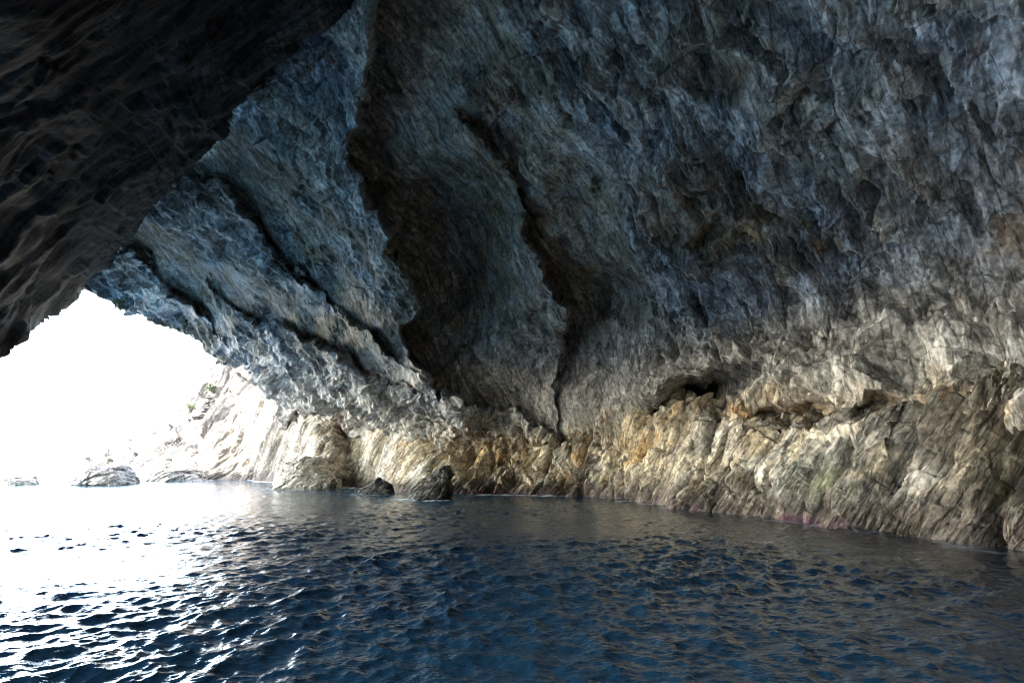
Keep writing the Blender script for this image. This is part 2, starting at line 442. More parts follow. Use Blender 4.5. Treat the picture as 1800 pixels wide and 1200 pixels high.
def build_wall():
    az = axis([(-180, -90, 4), (-90, -46, 1.0), (-46, 46, 0.07), (46, 90, 0.8), (90, 180, 4)])
    el = axis([(-9, -5, 0.5), (-5, 12, 0.065), (12, 42, 0.07), (42, 60, 1), (60, 90, 3)])
    AZ, EL = np.meshgrid(az, el)
    D = azel_dir(AZ.ravel(), EL.ravel())
    r = wall_macro(D)
    P = D * r[:, None]
    u, v = to_pix(D)
    front = D[:, 1] > 0.25
    # ragged edges follow the rock, not the grid
    ju = 9 * fbm(P / 2.2, 4, 41, 0.6); jv = 9 * fbm(P / 2.2, 4, 51, 0.6)
    uu = u + 1.3 * ju + 22 * perlin(P / 6.0, 43); vv = v + 1.3 * jv + 22 * perlin(P / 6.0, 47)
    off = np.zeros(len(r)); shade_side = np.zeros(len(r))
    for pts, A, Bk, wl, wr in CURTAINS:
        s, t = poly_sd(pts, uu, vv)
        tp = sstep(0, 0.12, t) * (0.75 + 0.5 * t) * np.clip(0.85 + (0.4 if A > 3 else 0.9) * perlin(P / 3.5, 49), 0.15, 1.3) * (1 - 0.5 * sstep(0.93, 1.0, t))
        left = -A * np.exp(-np.abs(s) / wl)
        far = np.clip(1 - np.abs(s) / (2.2 * wr), 0, 1)
        rt = Bk * far * (0.6 + 0.4 * far)
        k = sstep(-2, 6, s)
        off += tp * (left * (1 - k) + rt * k)
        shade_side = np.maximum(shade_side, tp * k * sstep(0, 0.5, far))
    hol = np.zeros(len(r))
    for cx, cy, rx, ry, an, dp in HOLLOWS:
        a = math.radians(an); dx, dy = uu - cx, vv - cy
        q = np.hypot((dx * math.cos(a) + dy * math.sin(a)) / rx, (-dx * math.sin(a) + dy * math.cos(a)) / ry)
        m = sstep(1.15, 0.25, q)
        off += dp * m; hol = np.maximum(hol, m)
    Nn = grid_normals(P.reshape(AZ.shape + (3,))).reshape(-1, 3)
    r = r + np.where(front, off, 0) * np.clip(r / 30, 0.5, 1.3)
    P = (D * r[:, None])
    P[:, 2] += CAM_H
    Nn *= -np.sign((Nn * D).sum(1))[:, None]
    # keep relief normals from lying down on the steep sides of the curtains
    Nn = Nn * 0.65 - D * 0.35; Nn /= np.linalg.norm(Nn, axis=1)[:, None]
    sc = np.clip(r / 30, 0.6, 1.15)
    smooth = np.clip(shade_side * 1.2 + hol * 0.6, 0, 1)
    disp, i1, i2, l2 = rock_relief(P, B_WALL, (0, 0, 1), 3, 1.0, 1.0)
    dispb, i1b, i2b, l2b = rock_relief(P, B_SHELF, (0, 0, 1), 23, 1.0, 1.0)
    # the lower right part shares the leaning bedding of the shelf
    kb = sstep(11.5, 7.5, P[:, 2] + 2.0 * perlin(P / 5.0, 19)) * sstep(-3, 3, P[:, 0])
    disp = disp * (1 - kb) + dispb * kb
    i1 = np.where(kb > 0.5, i1b, i1); i2 = np.where(kb > 0.5, i2b, i2)
    dispc, i1c, i2c, l2c = rock_relief(P, B_LEFT, (0, 0, 1), 33, 1.0, 1.0)
    kc = sstep(-3, -9, P[:, 0] + 3.0 * perlin(P / 6.0, 29))
    disp = disp * (1 - kc) + dispc * kc
    i1 = np.where(kc > 0.5, i1c, i1); i2 = np.where(kc > 0.5, i2c, i2)
    # long upright folds and open pockets of the upper right part
    qf = fold_warp(P, 87, 0.9, 6.0, 0.3, 2.0)
    fold = perlin(qf @ bedding_frame((0.7, -0.7, 0.25), (0, 0, 1), 1.5, 5.5, 4.0).T, 91)
    pock = sstep(0.22, 0.5, perlin(qf @ bedding_frame((0.7, -0.7, 0.35), (0, 0, 1), 0.9, 2.6, 1.8).T, 95))
    pock *= sstep(-2, 4, P[:, 0]) * sstep(6, 9, P[:, 2])
    disp += (1 - smooth) * (1.0 * fold * sstep(-6, 3, P[:, 0]) - 1.25 * pock)
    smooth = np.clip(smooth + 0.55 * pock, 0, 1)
    # relief also hangs down in rough tatters where the wall overhangs
    tat = ridged(P @ np.diag([1.0, 1.0, 0.42]), 3, 77, 0.5)
    disp = disp * (1 - 0.75 * smooth) + 0.18 * tat * (1 - smooth)
    disp = soften(disp, AZ.shape)
    P = P + Nn * (disp * sc)[:, None]
    # rock colour, and shade painted into the recesses
    n1 = fbm(P / 5.0, 4, 61); n2 = fbm(P / 1.6, 4, 67); n3 = fbm(P / 9.0, 3, 71)
    col = np.tile(np.array([0.42, 0.42, 0.41]), (len(P), 1))
    col = mixc(col, (0.34, 0.385, 0.44), sstep(-0.4, 0.4, n1))
    col = mixc(col, (0.26, 0.225, 0.17), np.clip(smooth * 0.9 * (0.8 + 0.5 * n2), 0, 0.9))  # recesses and hollows painted darker and browner, standing in for their shade
    col = mixc(col, (0.19, 0.17, 0.135), sstep(0.25, 0.6, n3 + 0.3 * n2) * 0.8)
    col = mixc(col, (0.34, 0.20, 0.08), sstep(0.5, 0.9, n1 * 0.6 + n2 * 0.6) * 0.6)
    col = mixc(col, (0.40, 0.40, 0.41), sstep(0.25, 0.7, fbm(P / 2.8, 4, 83)) * 0.6)
    tan = sstep(6.2, 4.0, P[:, 2] + 1.5 * n1) * sstep(-12, 0, P[:, 0])
    low = sstep(12.5, 7.5, P[:, 2] + 1.2 * n1)
    col = mixc(col, (0.54, 0.525, 0.50), low * 0.8)
    col = mixc(col, (0.46, 0.40, 0.31), tan * 0.8)
    col = mixc(col, (0.38, 0.22, 0.09), tan * sstep(0.1, 0.6, n2) * 0.7)
    for cx, cy, rx, ry, cc, am in [(870, 260, 40, 120, (0.26, 0.14, 0.06), .6), (1290, 410, 60, 30, (0.24, 0.17, 0.08), .7), (1690, 690, 60, 30, (0.36, 0.20, 0.08), .7),
                                   (1600, 720, 50, 12, (0.36, 0.2, 0.08), .6), (1265, 730, 110, 14, (0.36, 0.22, 0.1), .5), (1270, 120, 80, 70, (0.12, 0.09, 0.05), .8), (560, 738, 60, 14, (0.40, 0.24, 0.1), .7)]:
        m = np.exp(-((uu - cx) / rx) ** 2 - ((vv - cy) / ry) ** 2) * am * np.clip(0.8 + n2, 0, 1.2)
        col = mixc(col, cc, np.where(front, np.clip(m, 0, 1), 0))
    col *= soften((0.62 + 0.76 * i2) * (0.8 + 0.4 * i1), AZ.shape)[:, None]
    wet = sstep(0.9, 0.3, P[:, 2]); col = mixc(col, (0.05, 0.045, 0.04), wet)
    # the mouth, and the unseen light opening added on its left
    fu, fv = u + 0.5 * ju, v + 0.5 * jv
    hole = inside(HOLE, fu, fv) & (D[:, 1] > 0.12)
    hole |= (AZ.ravel() < -45) & (EL.ravel() < np.interp(AZ.ravel(), [-180, -112, -102, -80, -66, -52, -45], [-20, -20, 46, 52, 38, 6, 5]))
    H = hole.reshape(AZ.shape)
    keep = ~(H[:-1, :-1] & H[1:, :-1] & H[:-1, 1:] & H[1:, 1:])
    # nothing of the wall is needed far behind the roof slab's solid inner part
    SURF['wall'] = P
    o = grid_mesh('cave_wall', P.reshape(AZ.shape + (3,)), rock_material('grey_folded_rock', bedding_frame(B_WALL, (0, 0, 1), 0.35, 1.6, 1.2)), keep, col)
    return tag(o, 'blue grey folded cave wall with hanging curtains above the pale shelf', 'cave wall', kind='structure')

# ------------------------------------------------------------------ the roof slab on the left

ROOF = [(160, 505), (190, 470), (240, 405), (300, 330), (340, 285), (420, 205), (490, 135), (560, 75), (640, 0), (800, -160), (1100, -500), (1500, -1500),
        (1500, -9000), (-9000, -9000), (-9000, 900), (-420, 720), (-200, 680), (0, 626), (40, 598), (75, 580), (104, 546), (130, 530)]
ROOF_EDGE = [(100, 570), (160, 505), (190, 470), (240, 405), (300, 330), (340, 285), (420, 205), (490, 135), (560, 75), (640, 0), (800, -160), (1100, -500)]
ROOF_PIX = [(160, 505, 63), (0, 625, 44), (100, 400, 38), (0, 450, 30), (0, 300, 21), (0, 0, 12), (300, 330, 45), (250, 250, 33), (300, 100, 22), (400, 150, 28),
            (500, 120, 32), (640, 0, 27), (300, 0, 17), (150, 0, 14), (150, 200, 21)]
ROOF_AZ = [(-60, 10, 28), (-60, 40, 17), (-90, 5, 18), (-90, 40, 17), (-90, -8, 18), (-150, 10, 15), (0, 60, 20), (0, 90, 19), (-45, 60, 17), (-60, 0, 30), (20, 60, 22), (-120, 60, 17)]

def build_roof():
    az = axis([(-178, -90, 4), (-90, -46, 1.0), (-46, -4, 0.09), (-4, 40, 1.0)])
    el = axis([(-8, 5, 0.6), (5, 42, 0.09), (42, 88, 2)])
    AZ, EL = np.meshgrid(az, el)
    D = azel_dir(AZ.ravel(), EL.ravel())
    X, val = dirs_of(ROOF_PIX, ROOF_AZ)
    r = np.exp(rbf(X, val, D))
    u, v = to_pix(D)
    P = D * r[:, None]
    ju = 7 * fbm(P / 2.5, 4, 141, 0.6); jv = 7 * fbm(P / 2.5, 4, 151, 0.6)
    s, t = poly_sd(ROOF_EDGE, u + 0.5 * ju, v + 0.5 * jv)
    lip = np.clip(1 - np.abs(s) / 46, 0, 1)
    r = r * (1 + 0.22 * (1 - np.sqrt(np.clip(1 - lip ** 2, 0, 1))))
    out = AZ.ravel() < -47
    lowest = np.interp(AZ.ravel(), LEFT_LIGHT_OPENING[0], LEFT_LIGHT_OPENING[1])
    r = np.where(out, r * (1 + 0.8 * sstep(9, 0, EL.ravel() - lowest) * sstep(-47, -53, AZ.ravel())), r)
    # long shallow steps that run with the bedding, parallel to the edge
    P = D * r[:, None]; P[:, 2] += CAM_H
    Nn = grid_normals(P.reshape(AZ.shape + (3,))).reshape(-1, 3)
    Nn *= -np.sign((Nn * D).sum(1))[:, None]
    Nn = Nn * 0.7 - D * 0.3; Nn /= np.linalg.norm(Nn, axis=1)[:, None]
    run = pix_point(420, 205, 30) - pix_point(160, 505, 63)
    run /= np.linalg.norm(run)
    nb = Nn[(AZ.ravel() > -40) & (AZ.ravel() < -10) & (EL.ravel() > 12) & (EL.ravel() < 38)].mean(0)
    bed = np.cross(run, nb); bed /= np.linalg.norm(bed)
    bed = bed * 0.8 + nb * 0.6 / np.linalg.norm(nb)
    q = fold_warp(P, 203, 0.45, 9.0, 0.04, 2.0)
    big = 0.6 * fbm(P @ bedding_frame(bed, run, 4, 16, 8).T, 3, 210)
    run2 = pix_point(250, 130, 19.5) - pix_point(60, 280, 20.5); run2 /= np.linalg.norm(run2)
    bed2 = np.cross(run2, nb); bed2 = bed2 / np.linalg.norm(bed2) * 0.85 + nb * 0.5 / np.linalg.norm(nb)
    ds, ids, cs = [], [], []
    for bb, rn in ((bed2, run2), (bed, run)):
        cr = q @ bedding_frame(bb, rn).T
        l1, e1, i1 = plates(cr, 1.1, 12.0, 6.0, 202)
        l2, e2, i2 = plates(cr, 0.40, 6.0, 3.0, 205)
        l3, e3, i3 = plates(cr, 0.13, 3.0, 1.2, 206)
        ds.append(0.30 * l1 + 0.10 * l2 + 0.0 * l3); ids.append(i2)
        cs.append(fbm(P @ bedding_frame(bb, rn, 0.8, 7.0, 4.0).T, 4, 231))
    kr = sstep(24, 36, r)
    broken, b1, b2, bk = rock_relief(P, bed2, run2, 243, 0.42, 0.8)
    d = 0.35 * ds[0] * (1 - kr) + 0.6 * ds[1] * kr + big + broken
    i2 = b2
    d *= np.clip(r / 30, 0.35, 1.1)
    d = soften(d, AZ.shape)
    P = P + Nn * d[:, None]
    n1 = cs[0] * (1 - kr) + cs[1] * kr; n2 = fbm(P / 1.7, 3, 237)
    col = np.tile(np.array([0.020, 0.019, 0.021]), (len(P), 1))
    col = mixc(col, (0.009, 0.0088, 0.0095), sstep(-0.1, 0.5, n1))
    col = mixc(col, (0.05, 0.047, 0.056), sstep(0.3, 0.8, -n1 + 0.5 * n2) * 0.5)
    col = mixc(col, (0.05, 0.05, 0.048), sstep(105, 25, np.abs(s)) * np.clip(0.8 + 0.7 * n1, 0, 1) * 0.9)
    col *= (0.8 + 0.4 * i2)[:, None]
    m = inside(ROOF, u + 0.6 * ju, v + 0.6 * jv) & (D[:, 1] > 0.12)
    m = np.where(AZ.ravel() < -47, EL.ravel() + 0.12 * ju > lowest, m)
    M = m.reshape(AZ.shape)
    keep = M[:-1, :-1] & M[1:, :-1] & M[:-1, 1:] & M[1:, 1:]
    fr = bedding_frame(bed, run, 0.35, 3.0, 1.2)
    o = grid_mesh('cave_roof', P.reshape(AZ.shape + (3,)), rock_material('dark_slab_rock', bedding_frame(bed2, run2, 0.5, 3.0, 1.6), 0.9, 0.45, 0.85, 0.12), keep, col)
    return tag(o, 'dark sloping roof slab of the cave reaching down to the left of the mouth', 'cave roof', kind='structure')

def build_hill_sun_blocker():  # added outer shell that stops sun leaking through the cave surface
    """unseen shell in place of the hill, added to block the sun, a few metres outside"""
    az = axis([(-180, 180, 3.0)]); el = axis([(-10, 90, 3.0)])
    AZ, EL = np.meshgrid(az, el)
    D = azel_dir(AZ.ravel(), EL.ravel())
    r = wall_macro(D) * 1.12 + 7
    P = D * r[:, None]; P[:, 2] += CAM_H
    P[:, 2] += 2.0 * fbm(P / 14, 3, 251)
    u, v = to_pix(D)
    hole = inside([(140, 470), (262, 520), (420, 590), (520, 640), (560, 700), (560, 1100), (-9000, 6000), (-9000, 300), (-300, 480)], u, v) & (D[:, 1] > 0.12)
    hole |= (AZ.ravel() < -45) & (EL.ravel() < np.interp(AZ.ravel(), [-180, -116, -108, -80, -64, -52, -45], [-20, -20, 52, 57, 46, 24, 18]))
    H = hole.reshape(AZ.shape)
    keep = ~(H[:-1, :-1] | H[1:, :-1] | H[:-1, 1:] | H[1:, 1:])
    col = np.tile(np.array([0.30, 0.28, 0.25]), (len(P), 1)); col = mixc(col, (0.10, 0.12, 0.06), sstep(0, 0.5, fbm(P / 8, 3, 253)))
    o = grid_mesh('hill_sun_blocker', P.reshape(AZ.shape + (3,)), rock_material('sun_blocker_rock', bedding_frame(B_WALL, (0, 0, 1), 0.8, 3, 2)), keep, col)
    return tag(o, 'unseen shell standing for the hill over the sea cave, added to block the sun', 'hill', kind='structure')

# ------------------------------------------------------------------ the pale shelf along the water
SHELF_BASE = [(262, 841), (300, 842), (350, 843), (400, 843), (450, 844), (500, 849), (540, 856), (580, 858), (620, 856), (700, 864), (800, 868), (900, 869), (1000, 871), (1060, 873),
              (1120, 880), (1200, 893), (1300, 903), (1400, 914), (1500, 929), (1600, 942), (1700, 957), (1800, 969), (1900, 985)]
SHELF_TOP = [(262, 836, 3), (300, 822, 6), (350, 790, 9), (400, 742, 10), (440, 700, 9), (478, 688, 6), (500, 735, 5), (540, 742, 5), (580, 728, 5.5), (620, 730, 5), (700, 738, 4), (800, 740, 4), (900, 744, 4), (1000, 752, 3.6), (1060, 752, 3.4),
             (1120, 745, 3.2), (1200, 738, 3), (1300, 740, 2.6), (1400, 745, 2.3), (1500, 736, 2.2), (1600, 722, 2.1), (1700, 705, 2.0), (1800, 690, 2.0), (1900, 680, 2.0)]

def catmull(pts, n):
    pts = np.asarray(pts, float); m = len(pts)
    ext = np.vstack([2 * pts[0] - pts[1], pts, 2 * pts[-1] - pts[-2]])
    t = np.linspace(0, m - 1, n); k = np.minimum(t.astype(int), m - 2); f = (t - k)[:, None]
    p0, p1, p2, p3 = ext[k], ext[k + 1], ext[k + 2], ext[k + 3]
    return 0.5 * (2 * p1 + (p2 - p0) * f + (2 * p0 - 5 * p1 + 4 * p2 - p3) * f ** 2 + (3 * p1 - p0 - 3 * p2 + p3) * f ** 3)

def shelf_lines():
    bu, tp = np.array(SHELF_BASE, float), np.array(SHELF_TOP, float)
    un = tp[:, 0]
    base = pix_water(un, np.interp(un, bu[:, 0], bu[:, 1]))
    top = pix_point(tp[:, 0], tp[:, 1], base[:, 1] + tp[:, 2])
    # beyond the frame the shelf runs on past the boat
    base = np.vstack([base, [[14.6, 9, 0], [15.5, 3, 0], [15.5, -8, 0], [12, -18, 0]]])
    top = np.vstack([top, [[16.4, 10, 4.2], [17.4, 3, 4.2], [17.4, -8, 4.2], [14, -19, 4.2]]])
    return base, top

def build_shelf():
    base, top = shelf_lines()
    bs, ts = catmull(base, 12000), catmull(top, 12000)
    az = np.degrees(np.arctan2(bs[:, 0], bs[:, 1]))
    st = np.abs(np.diff(az)) / np.where(np.abs(az[1:]) < 42, 0.06, 1.2)
    cum = np.concatenate([[0], np.cumsum(st)])
    n = int(cum[-1])
    k = np.searchsorted(cum, np.arange(n)).clip(0, len(bs) - 1)
    bs, ts = bs[k], ts[k]
    jog = fbm(ts / 3.2, 3, 351)                    # the upper rim steps up and down
    ts = ts.copy(); ts[:, 2] += 1.0 * jog; ts[:, :2] *= (1 + 0.012 * fbm(ts / 4.0, 2, 355))[:, None]
    rows = 240
    t = np.linspace(-0.25, 1.35, rows)[:, None, None]
    h = ts - bs
    hor = h.copy(); hor[:, 2] = 0
    nrm = hor / (np.linalg.norm(hor, axis=1)[:, None] + 1e-6)
    P = np.zeros((rows, n, 3))
    tt = np.clip(t, 0, 1)
    fwd = tt ** 1.12; up = tt ** 0.94
    P[:] = bs[None] + hor[None] * fwd + np.array([0, 0, 1]) * (h[None, :, 2:3] * up)
    under = np.clip(-t, 0, 1); over = np.clip(t - 1, 0, 1)
    P += np.array([0, 0, -1]) * under * 8 - nrm[None] * under * 3
    P += nrm[None] * over * 12 + np.array([0, 0, 1.0]) * over * 4.0
    N3 = grid_normals(P); Pf = P.reshape(-1, 3); Nf = N3.reshape(-1, 3)
    view = Pf - np.array([0, 0, CAM_H])
    Nf *= -np.sign((Nf * view).sum(1))[:, None]
    r = np.linalg.norm(view, axis=1)
    disp, i1, i2, l2 = rock_relief(Pf, B_SHELF, (0, 0, 1), 303, 0.9, 1.0, 1.0, 0.45)
    # buttresses and gullies down to the water
    run = np.array([0.45, -0.25, 0.85]); 
    q = fold_warp(Pf, 311, 1.0, 5.0, 0.3, 1.5)
    gul = perlin(q @ bedding_frame((0.75, -0.6, -0.3), (0, 0, 1), 1.5, 9, 6).T, 317)
    gul2 = -np.exp(-(perlin(q @ bedding_frame((0.7, -0.6, -0.4), (0, 0, 1), 1.3, 7, 6).T, 319) / 0.09) ** 2)
    sc = np.clip(r / 30, 0.55, 1.3)
    farleft = sstep(-2, -9, Pf[:, 0])      # worn smoother by the swell at the outer end
    d = (disp * (1 - 0.72 * farleft) + 0.5 * gul + 0.6 * gul2 * (1 - 0.6 * farleft)) * sc
    d *= np.clip(0.35 + r * 0 + 1, 0, 1)
    tflat = np.broadcast_to(t, P.shape[:2] + (1,)).reshape(-1)
    d *= 1 - 0.2 * sstep(1.0, 1.2, tflat)
    d = soften(d, P.shape[:2])
    Pn = Pf + Nf * d[:, None]
    # colours of the stone, with shade painted in at the far right
    n1 = fbm(Pn / 4.0, 4, 331); n2 = fbm(Pn / 1.3, 4, 337); n3 = fbm(q @ bedding_frame(B_SHELF, (0, 0, 1), 1.0, 5, 3).T, 4, 341)
    u, v = to_pix(Pn - np.array([0, 0, CAM_H]))
    col = np.tile(np.array([0.47, 0.40, 0.29]), (len(Pn), 1))
    col = mixc(col, (0.52, 0.48, 0.42), sstep(0.0, 0.5, n1))
    warm = sstep(1500, 1100, u) * sstep(560, 860, u) * 0.85 + 0.15
    col = mixc(col, (0.52, 0.47, 0.40), sstep(800, 560, u) * 0.8)
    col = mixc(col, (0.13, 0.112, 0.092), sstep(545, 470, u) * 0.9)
    col = mixc(col, (0.46, 0.29, 0.11), sstep(0.05, 0.55, n3 * 0.7 + n2 * 0.5) * 0.75 * warm)
    col = mixc(col, (0.27, 0.22, 0.16), sstep(0.2, 0.6, -n3 + 0.2 * n2) * 0.6)
    col = mixc(col, (0.48, 0.475, 0.45), sstep(1150, 1350, u) * sstep(-0.4, 0.3, n2) * 0.6)
    col = mixc(col, (0.12, 0.10, 0.075), np.clip(sstep(1250, 1780, u) * sstep(-0.25, 0.35, n1 + 0.5 * n2) * 0.9 + 0.85 * sstep(1600, 1800, u + 60 * n1), 0, 0.92))  # brown stains, plus the falloff into shade painted over the right end
    moss = np.exp(-((u - 1470) / 70) ** 2 - ((v - 860) / 45) ** 2) * sstep(-0.2, 0.4, n2 + 0.3)
    moss += 0.6 * np.exp(-((u - 1780) / 60) ** 2 - ((v - 850) / 60) ** 2) * sstep(0, 0.4, n2 + .1)
    col = mixc(col, (0.13, 0.145, 0.055), np.clip(moss * sstep(0.0, 0.5, n1 + n2 + 0.35), 0, 0.7))
    z = Pn[:, 2] + 0.35 * n2 + 0.3 * n1
    wet = sstep(1.3 + 0.9 * sstep(3, 9, Pn[:, 0]), 0.4, z)
    col = mixc(col, (0.11, 0.088, 0.07), wet * 0.9)
    purple = sstep(0.55, 0.2, z) * np.exp(-((u - 1340) / 130) ** 2) * sstep(-0.3, 0.3, n1 + n2 + 0.2)
    purple += 0.4 * sstep(0.4, 0.15, z) * np.exp(-((u - 880) / 130) ** 2)
    col = mixc(col, (0.13, 0.05, 0.085), np.clip(purple, 0, 0.85))
    col *= soften((0.62 + 0.76 * i2) * (0.8 + 0.4 * i1), P.shape[:2])[:, None]
    SURF['shelf'] = Pn
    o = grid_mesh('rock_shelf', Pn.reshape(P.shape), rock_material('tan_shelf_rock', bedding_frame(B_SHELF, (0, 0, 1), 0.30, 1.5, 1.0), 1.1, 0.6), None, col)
    return tag(o, 'pale tan rock shelf with orange stains rising from the waterline', 'rock shelf', kind='structure')

# ------------------------------------------------------------------ the sunlit headland outside
def build_headland():
    us = np.array([40, 90, 120, 160, 200, 250, 300, 345, 362, 372, 378, 400, 440, 500, 580, 700.])
    ytop = np.array([838, 832, 823, 806, 790, 763, 737, 706, 694, 668, 636, 604, 585, 560, 540, 520.])
    base_d = np.array([150, 142, 135, 128, 122, 116, 110, 105, 103, 102, 101, 99, 96, 92, 90, 90.])
    rec = np.array([2, 4, 8, 14, 20, 28, 34, 38, 38, 34, 28, 26, 26, 26, 26, 26.])
    n = 420; U = np.linspace(40, 700, n)
    yt, bd, rc = (np.interp(U, us, a) for a in (ytop, base_d, rec))
    rows = 150
    t = np.linspace(-0.1, 1.0, rows)[:, None]
    base = pix_point(U, np.full(n, 805.0), bd); base[:, 2] = 0
    top = pix_point(U, yt, bd + rc)
    tc = np.clip(t, 0, 1)
    P = np.zeros((rows, n, 3))
    P[:] = base[None] + (top - base)[None] * np.stack([tc ** 1.1, tc ** 1.1, tc ** 0.9], -1)
    P[..., 2] += np.minimum(t, 0) * 30
    # back side so that it is a solid hill
    back = P[-1:] + np.array([0, 1, 0]) * np.linspace(4, 120, 25)[:, None, None] - np.array([0, 0, 1.0]) * (np.linspace(0, 1, 25)[:, None] ** 1.5 * (P[-1, :, 2][None] + 3))[..., None]
    P = np.vstack([P, back])
    Nf = grid_normals(P).reshape(-1, 3); Pf = P.reshape(-1, 3)
    Nf *= np.where(Nf[:, 2] < 0, -1, 1)[:, None]
    disp, i1, i2, l2 = rock_relief(Pf / 2.2, B_SHELF, (0, 0, 1), 403, 1.0, 0.0)
    Pn = Pf + Nf * (disp * 1.6)[:, None]
    n1 = fbm(Pn / 9.0, 4, 431); n2 = fbm(Pn / 3, 4, 437)
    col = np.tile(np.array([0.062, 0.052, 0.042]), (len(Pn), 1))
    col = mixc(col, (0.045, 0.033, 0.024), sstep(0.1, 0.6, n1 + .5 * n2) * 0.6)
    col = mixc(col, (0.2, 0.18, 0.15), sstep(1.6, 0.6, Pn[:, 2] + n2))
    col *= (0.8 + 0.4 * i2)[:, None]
    SURF['headland'] = Pn
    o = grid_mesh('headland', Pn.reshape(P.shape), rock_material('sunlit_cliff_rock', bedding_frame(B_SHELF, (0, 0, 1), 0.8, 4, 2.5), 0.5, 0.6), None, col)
    return tag(o, 'sunlit pale headland sloping into the sea outside the cave mouth', 'headland', kind='structure')

# ------------------------------------------------------------------ the sea
def build_sea():
    azs = axis([(-180, -95, 5), (-95, -48, 0.7), (-48, 48, 0.1), (48, 180, 4)])
    els = np.radians(axis([(0.12, 0.6, 0.02), (0.6, 20, 0.033), (20, 60, 1.2)]))
    rr = CAM_H / np.tan(els[::-1])
    A, R = np.meshgrid(np.radians(azs), rr)
    X, Y = (R * np.sin(A)).ravel(), (R * np.cos(A)).ravel()
    Z = np.zeros_like(X); DX = np.zeros_like(X); DY = np.zeros_like(X)
    rw = np.random.default_rng(21)
    main = math.radians(-62)            # waves run from the mouth towards the boat
    Rf = R.ravel()
    for k in range(90):
        lam = 0.09 * (1.45 / 0.09) ** rw.random()
        kk = 2 * math.pi / lam
        th = main + rw.normal() * (0.5 if lam > 1.2 else 0.9)
        amp = 0.0049 * lam ** 0.94
        if lam > 1.1: amp *= 0.7
        ph = rw.random() * 6.28
        dx, dy = math.sin(th), math.cos(th)
        arg = kk * (X * dx + Y * dy) + ph
        fade = np.clip(1.6 - (Rf * Rf / CAM_H * 0.00024) / (0.5 * lam), 0, 1)
        sn, cs = np.sin(arg), np.cos(arg)
        Z += amp * cs * fade; DX -= dx * amp * sn * fade * 0.9; DY -= dy * amp * sn * fade * 0.9
    sw = fbm(np.stack([X / 9, Y / 9, 0 * X], -1), 2, 503)
    gust = np.clip(0.85 + 0.95 * sw, 0.3, 1.5)
    P = np.stack([X + DX * gust, Y + DY * gust, Z * gust], -1)
    # distance to the shore: foam and shallow water
    base, top = shelf_lines()
    bl = catmull(base, 900)[:, :2]
    sel = (Rf < 130)
    dist = np.full(len(X), 99.0)
    ii = np.nonzero(sel)[0]
    for s in range(0, len(ii), 20000):
        q = ii[s:s + 20000]
        dist[q] = np.sqrt(((X[q, None] - bl[None, ::3, 0]) ** 2 + (Y[q, None] - bl[None, ::3, 1]) ** 2).min(1))
    for bx, by, br in ROCK_SPOTS:
        dist = np.minimum(dist, np.maximum(np.hypot(X - bx, Y - by) - br, 0) * 1.2)
    p3 = np.stack([X, Y, 0 * X], -1)
    nf = fbm(p3 / 1.3, 3, 511) + 0.6 * fbm(p3 / 6.0, 2, 517)
    lit = sstep(12, -2, X)              # the swell breaks on the outer part of the shelf
    foam = sstep(1.3, 0.15, dist - 0.9 * nf) * sstep(-0.15, 0.5, nf + 0.25 * lit) * (0.25 + 0.75 * lit)
    turquoise = np.exp(-dist / 9.0) * (0.1 + 0.9 * lit)
    turquoise = np.maximum(turquoise, sstep(-14, -30, X) * sstep(140, 40, np.hypot(X, Y)) * sstep(0.85, 1.15, -X / np.maximum(Y, 1)))   # unseen blue-green water added off the mouth, bounces light up into the cave
    m = bpy.data.materials.new('sea_water'); m.use_nodes = True
    N = m.node_tree.nodes; L = m.node_tree.links; b = N['Principled BSDF']
    b.inputs['IOR'].default_value = 1.33; b.inputs['Roughness'].default_value = 0.06
    def attr(n):
        a = N.new('ShaderNodeAttribute'); a.attribute_name = n; return a
    fo, sh = attr('foam'), attr('turquoise')
    mx = N.new('ShaderNodeMix'); mx.data_type = 'RGBA'
    mx.inputs['A'].default_value = (0.002, 0.0045, 0.013, 1); mx.inputs['B'].default_value = (0.018, 0.09, 0.14, 1)
    L.new(sh.outputs['Fac'], mx.inputs['Factor'])
    mx2 = N.new('ShaderNodeMix'); mx2.data_type = 'RGBA'; mx2.inputs['B'].default_value = (0.75, 0.78, 0.8, 1)
    L.new(mx.outputs['Result'], mx2.inputs['A']); L.new(fo.outputs['Fac'], mx2.inputs['Factor'])
    L.new(mx2.outputs['Result'], b.inputs['Base Color'])
    ro = N.new('ShaderNodeMapRange'); ro.inputs['To Min'].default_value = 0.06; ro.inputs['To Max'].default_value = 0.7
    L.new(fo.outputs['Fac'], ro.inputs['Value']); L.new(ro.outputs[0], b.inputs['Roughness'])
    tc = N.new('ShaderNodeTexCoord')
    mp = N.new('ShaderNodeMapping'); mp.inputs['Rotation'].default_value = (0, 0, math.radians(-30)); mp.inputs['Scale'].default_value = (1.0, 1.7, 1.0)
    L.new(tc.outputs['Object'], mp.inputs['Vector'])
    na = N.new('ShaderNodeTexNoise'); na.inputs['Scale'].default_value = 3.2; na.inputs['Detail'].default_value = 4; na.inputs['Roughness'].default_value = 0.55; na.inputs['Distortion'].default_value = 0.6
    L.new(mp.outputs[0], na.inputs['Vector'])
    bp = N.new('ShaderNodeBump'); bp.inputs['Strength'].default_value = 0.5; bp.inputs['Distance'].default_value = 0.07
    L.new(na.outputs['Fac'], bp.inputs['Height']); L.new(bp.outputs[0], b.inputs['Normal'])
    o = grid_mesh('sea', P.reshape(A.shape + (3,)), m, None, None, {'foam': foam, 'turquoise': turquoise})
    return tag(o, 'dark blue choppy sea water filling the cave floor', 'sea', kind='structure')

